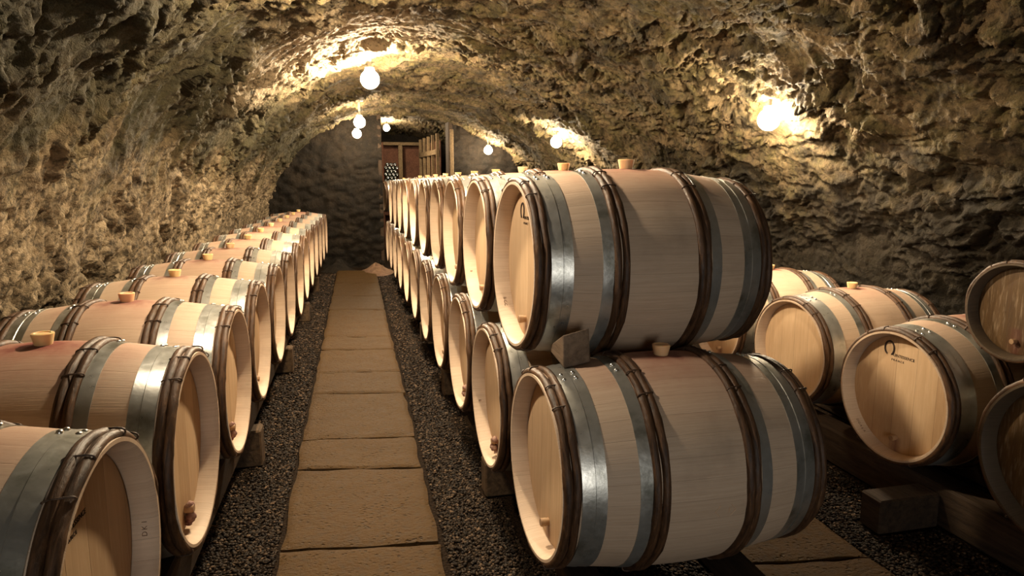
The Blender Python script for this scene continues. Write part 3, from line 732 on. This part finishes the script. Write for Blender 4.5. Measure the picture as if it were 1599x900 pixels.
# jamb of the opening in the end wall, and the wall behind the camera with its doorway
m = MB().box((.40, 11.93, -.05), (.47, 12.35, 2.75), .01).mesh('trim_1'); tag(link('trim_1', m, M['beam']), kind='structure')
m = MB().box((1.64, 11.93, -.05), (1.72, 12.35, 2.6), .01).mesh('trim_2'); tag(link('trim_2', m, M['beam']), kind='structure')
for nm, a, b in (('wall_back_left', (-1.9, -3.3, -.1), (-.35, -3.1, 3)), ('wall_back_right', (.75, -3.3, -.1), (3.8, -3.1, 3)), ('wall_back_over', (-.35, -3.3, 2.1), (.75, -3.1, 3))):
    tag(link(nm, MB().box(a, b).mesh(nm), M['endwall']), kind='structure')
fl = MB().box((-1.9, -3.4, -.2), (3.8, 16.4, -.004), .001).mesh('floor'); tag(link('floor', fl, M['floor']), kind='structure')

# ------------------------------------------------------------------ earth and stones at the end of the path
def mound(name, c, rx, ry, hz, seed, mat, label, cat):
    n, k = 30, 40; P = np.zeros((n, k+1, 3))
    for i in range(n):
        for j in range(k+1):
            a = 2*PI*j/k; r = i/(n-1)
            P[i, j] = (rx*r*math.cos(a), ry*r*math.sin(a), hz*(math.cos(PI*r)*.5+.5))
    nz = fbm(P[..., 0]*6+seed, P[..., 1]*6, 4, 31)
    P[..., 2] += nz*hz*.4*np.clip(1-np.hypot(P[..., 0]/rx, P[..., 1]/ry), 0, 1)
    me = grid_mesh(name, P); o = link(name, me, mat, None, (c[0], c[1], .0)); return tag(o, label, cat)
mound('earth_heap', (.30, 11.25, 0), .28, .55, .13, 3, M['dirt'], 'small heap of reddish earth at the right end of the aisle path', 'earth')
mound('rubble_heap', (-.32, 11.52, 0), .30, .24, .18, 8, M['endwall'], 'low heap of dark rubble against the end wall left of the earth heap', 'rubble')

# ------------------------------------------------------------------ recess: bottle rack and lattice
rk = bpy.data.objects.new('bottle_rack', None); COL.objects.link(rk); rk.location = (1.05, 15.2, 0)
tag(rk, 'wooden bottle rack with a pale post and crosspiece in the far recess', 'rack')
def pb(name, a, b, mat, parent, bev=.006): return link(name, MB().box(a, b, bev).mesh(name, angle=R(30)), mat, parent)
pb('crosspiece', (-.42, -.03, 2.30), (.40, .05, 2.37), M['rackwood'], rk)
pb('post', (-.09, -.03, 0), (.0, .05, 2.30), M['rackwood'], rk)
pb('post', (.40, -.03, 0), (.46, .05, 2.37), M['darkwood'], rk)
pb('post', (-.48, -.03, 0), (-.42, .05, 2.37), M['darkwood'], rk)
pb('back_panel', (-.48, .42, 0), (.46, .45, 2.37), M['darkwood'], rk)
pb('shelf', (-.42, .05, 1.45), (.40, .42, 1.49), M['darkwood'], rk)
pb('shelf', (-.42, .05, .75), (.40, .42, .79), M['darkwood'], rk)
bm_ = MB().lathe([(0, .0005), (.004, .02), (0, .034), (.006, .038), (.20, .038), (.25, .014), (.30, .014), (.30, .0005)], 14, 'x').mesh('wine_bottle'); bm_.materials.append(M['bottle'])
k = 0
for rr in range(6):
    for cc in range(4):
        x = .672+cc*.080+(.04 if rr % 2 else 0)
        if x > .92: continue
        o = link('wine_bottle', bm_, None, None, (x, 15.17, 1.49+.039+rr*.071)); o.rotation_euler = (0, 0, PI/2)
        tag(o, 'dark wine bottle lying in the left bin of the far bottle rack', 'bottle', 'bottles in the far rack')
lt = bpy.data.objects.new('lattice_screen', None); COL.objects.link(lt); lt.location = (1.56, 13.0, 0); lt.rotation_euler = (0, 0, R(4))
tag(lt, 'slatted wooden screen seen at a slant in the opening of the end wall', 'screen')
pb('rail', (-.03, 0, 2.02), (.03, 2.0, 2.12), M['rackwood'], lt); pb('rail', (-.03, 0, 1.0), (.03, 2.0, 1.08), M['rackwood'], lt)
for y in (0, .5, 1.0, 1.5, 2.0): pb('slat', (-.02, y-.022, 0), (.045, y+.022, 2.42), M['rackwood'], lt)
pb('backing', (.06, 0, 0), (.08, 2.0, 2.3), M['darkwood'], lt)
# timber post leaning against the right-hand end wall
block('timber_post', (1.63, 11.66, 0), (1.69, 11.72, 2.40), M['rackwood'], 'tall pale timber post standing against the end wall right of the opening', 'post')

# ------------------------------------------------------------------ lamps
LAMPS = [  # x, y, z, ceiling z, radius, strength, label
    (.163, 6.30, 2.41, 2.62, .082, 1750, 'large bare lamp globe over the aisle, biggest and nearest of all lamps'),
    (.09, 9.7, 2.32, 2.60, .078, 520, 'lamp globe over the aisle, upper of the two overlapping by the end wall'),
    (.055, 11.35, 2.275, 2.58, .070, 500, 'lamp globe over the aisle, lower of the two overlapping by the end wall'),
    (.627, 13.3, 2.526, 2.66, .06, 1000, 'small lamp globe in the recess beyond the end wall'),
    (2.655, 3.95, 1.902, 2.03, .07, 850, 'lamp globe on the right side of the vault, farthest right in the photo'),
    (2.497, 8.2, 1.996, 2.14, .07, 900, 'lamp globe on the right side of the vault, middle of three'),
    (2.27, 11.5, 2.04, 2.25, .07, 650, 'lamp globe on the right side of the vault nearest the end wall'),
    (.20, 3.30, 2.49, 2.65, .06, 2050, 'lamp globe on the vault over the aisle just above the top of the frame'),
    (.16, -1.0, 2.38, 2.62, .06, 25, 'added fill lamp globe on the vault behind the camera, out of view'),  # unseen lamp, put in as weak fill for the foreground
]
for i, (x, y, z, cz, r, st, lab) in enumerate(LAMPS):
    root = bpy.data.objects.new('vault_lamp', None); COL.objects.link(root); root.location = (x, y, z); tag(root, lab, 'lamp', 'lamps on the vault')
    g = MB().lathe([(-r, .0005)]+[(r*math.sin(a), r*math.cos(a)) for a in np.linspace(-1.45, 1.1, 14)], 24).mesh('globe', angle=None)
    link('globe', g, mat_lamp(f'lamp_glow_{i}', st), root)
    h = cz-z+.03
    mt = MB().lathe([(r*.86, r*.5), (r*.95, r*.55), (r*1.25, r*.5), (r*1.3, r*.2)]+([(h-.03, r*.2), (h-.025, r*.75), (h, r*.8)] if h > r*1.3+.04 else [(max(h, r*1.35), r*.5)])+[(max(h, r*1.35)+.002, .0005)], 20).mesh('mount')
    link('mount', mt, M['ceramic'], root)

def area(name, loc, rot, sx, sy, power, col):
    d = bpy.data.lights.new(name, 'AREA'); d.shape = 'RECTANGLE'; d.size = sx; d.size_y = sy; d.energy = power; d.color = col
    o = bpy.data.objects.new(name, d); COL.objects.link(o); o.location = loc; o.rotation_euler = rot; return o
# unseen fill light added behind the camera, set in the back wall's opening
area('rear_fill', (.2, -3.12, 1.1), (R(90), 0, 0), 1.05, 2.0, 46, (1., .955, .88))
def spot(name, loc, aim, power, ang, blend, col, size):
    d = bpy.data.lights.new(name, 'SPOT'); d.energy = power; d.spot_size = R(ang); d.spot_blend = blend; d.color = col; d.shadow_soft_size = size
    o = bpy.data.objects.new(name, d); COL.objects.link(o); o.location = loc; o.rotation_euler = (Vector(aim)-Vector(loc)).to_track_quat('-Z', 'Y').to_euler(); return o
spot('added_spot_left', (-.52, 2.22, 2.20), (.60, 2.75, .72), 108, 112, .8, (1., .82, .6), .05)  # unseen spot, added to light the heads of the centre stack
spot('added_spot_right', (1.45, 2.0, 2.42), (2.45, 3.6, .76), 82, 58, .6, (1., .80, .56), .05)  # unseen spot, added to light the heads of the right row
W = bpy.data.worlds.new('World'); SC.world = W; W.use_nodes = True
W.node_tree.nodes['Background'].inputs[0].default_value = (.55, .7, 1., 1); W.node_tree.nodes['Background'].inputs[1].default_value = .05

# ------------------------------------------------------------------ camera and view
cam = bpy.data.cameras.new('camera'); cam.sensor_width = 36; cam.lens = 36*1031.68/1599; cam.clip_start = .02
co = bpy.data.objects.new('camera', cam); COL.objects.link(co); co.location = (0, 0, CH)
co.rotation_euler = (R(90-9.143), 0, R(-13.19)); SC.camera = co
SC.view_settings.view_transform = 'Standard'; SC.view_settings.look = 'None'; SC.view_settings.gamma = 1
SC.view_settings.use_curve_mapping = False
SC.view_settings.exposure = 0.0
SC.cycles.use_denoising = True; SC.cycles.max_bounces = 6; SC.cycles.sample_clamp_indirect = 4; SC.cycles.use_light_tree = True
SC.cycles.caustics_reflective = False; SC.cycles.caustics_refractive = False
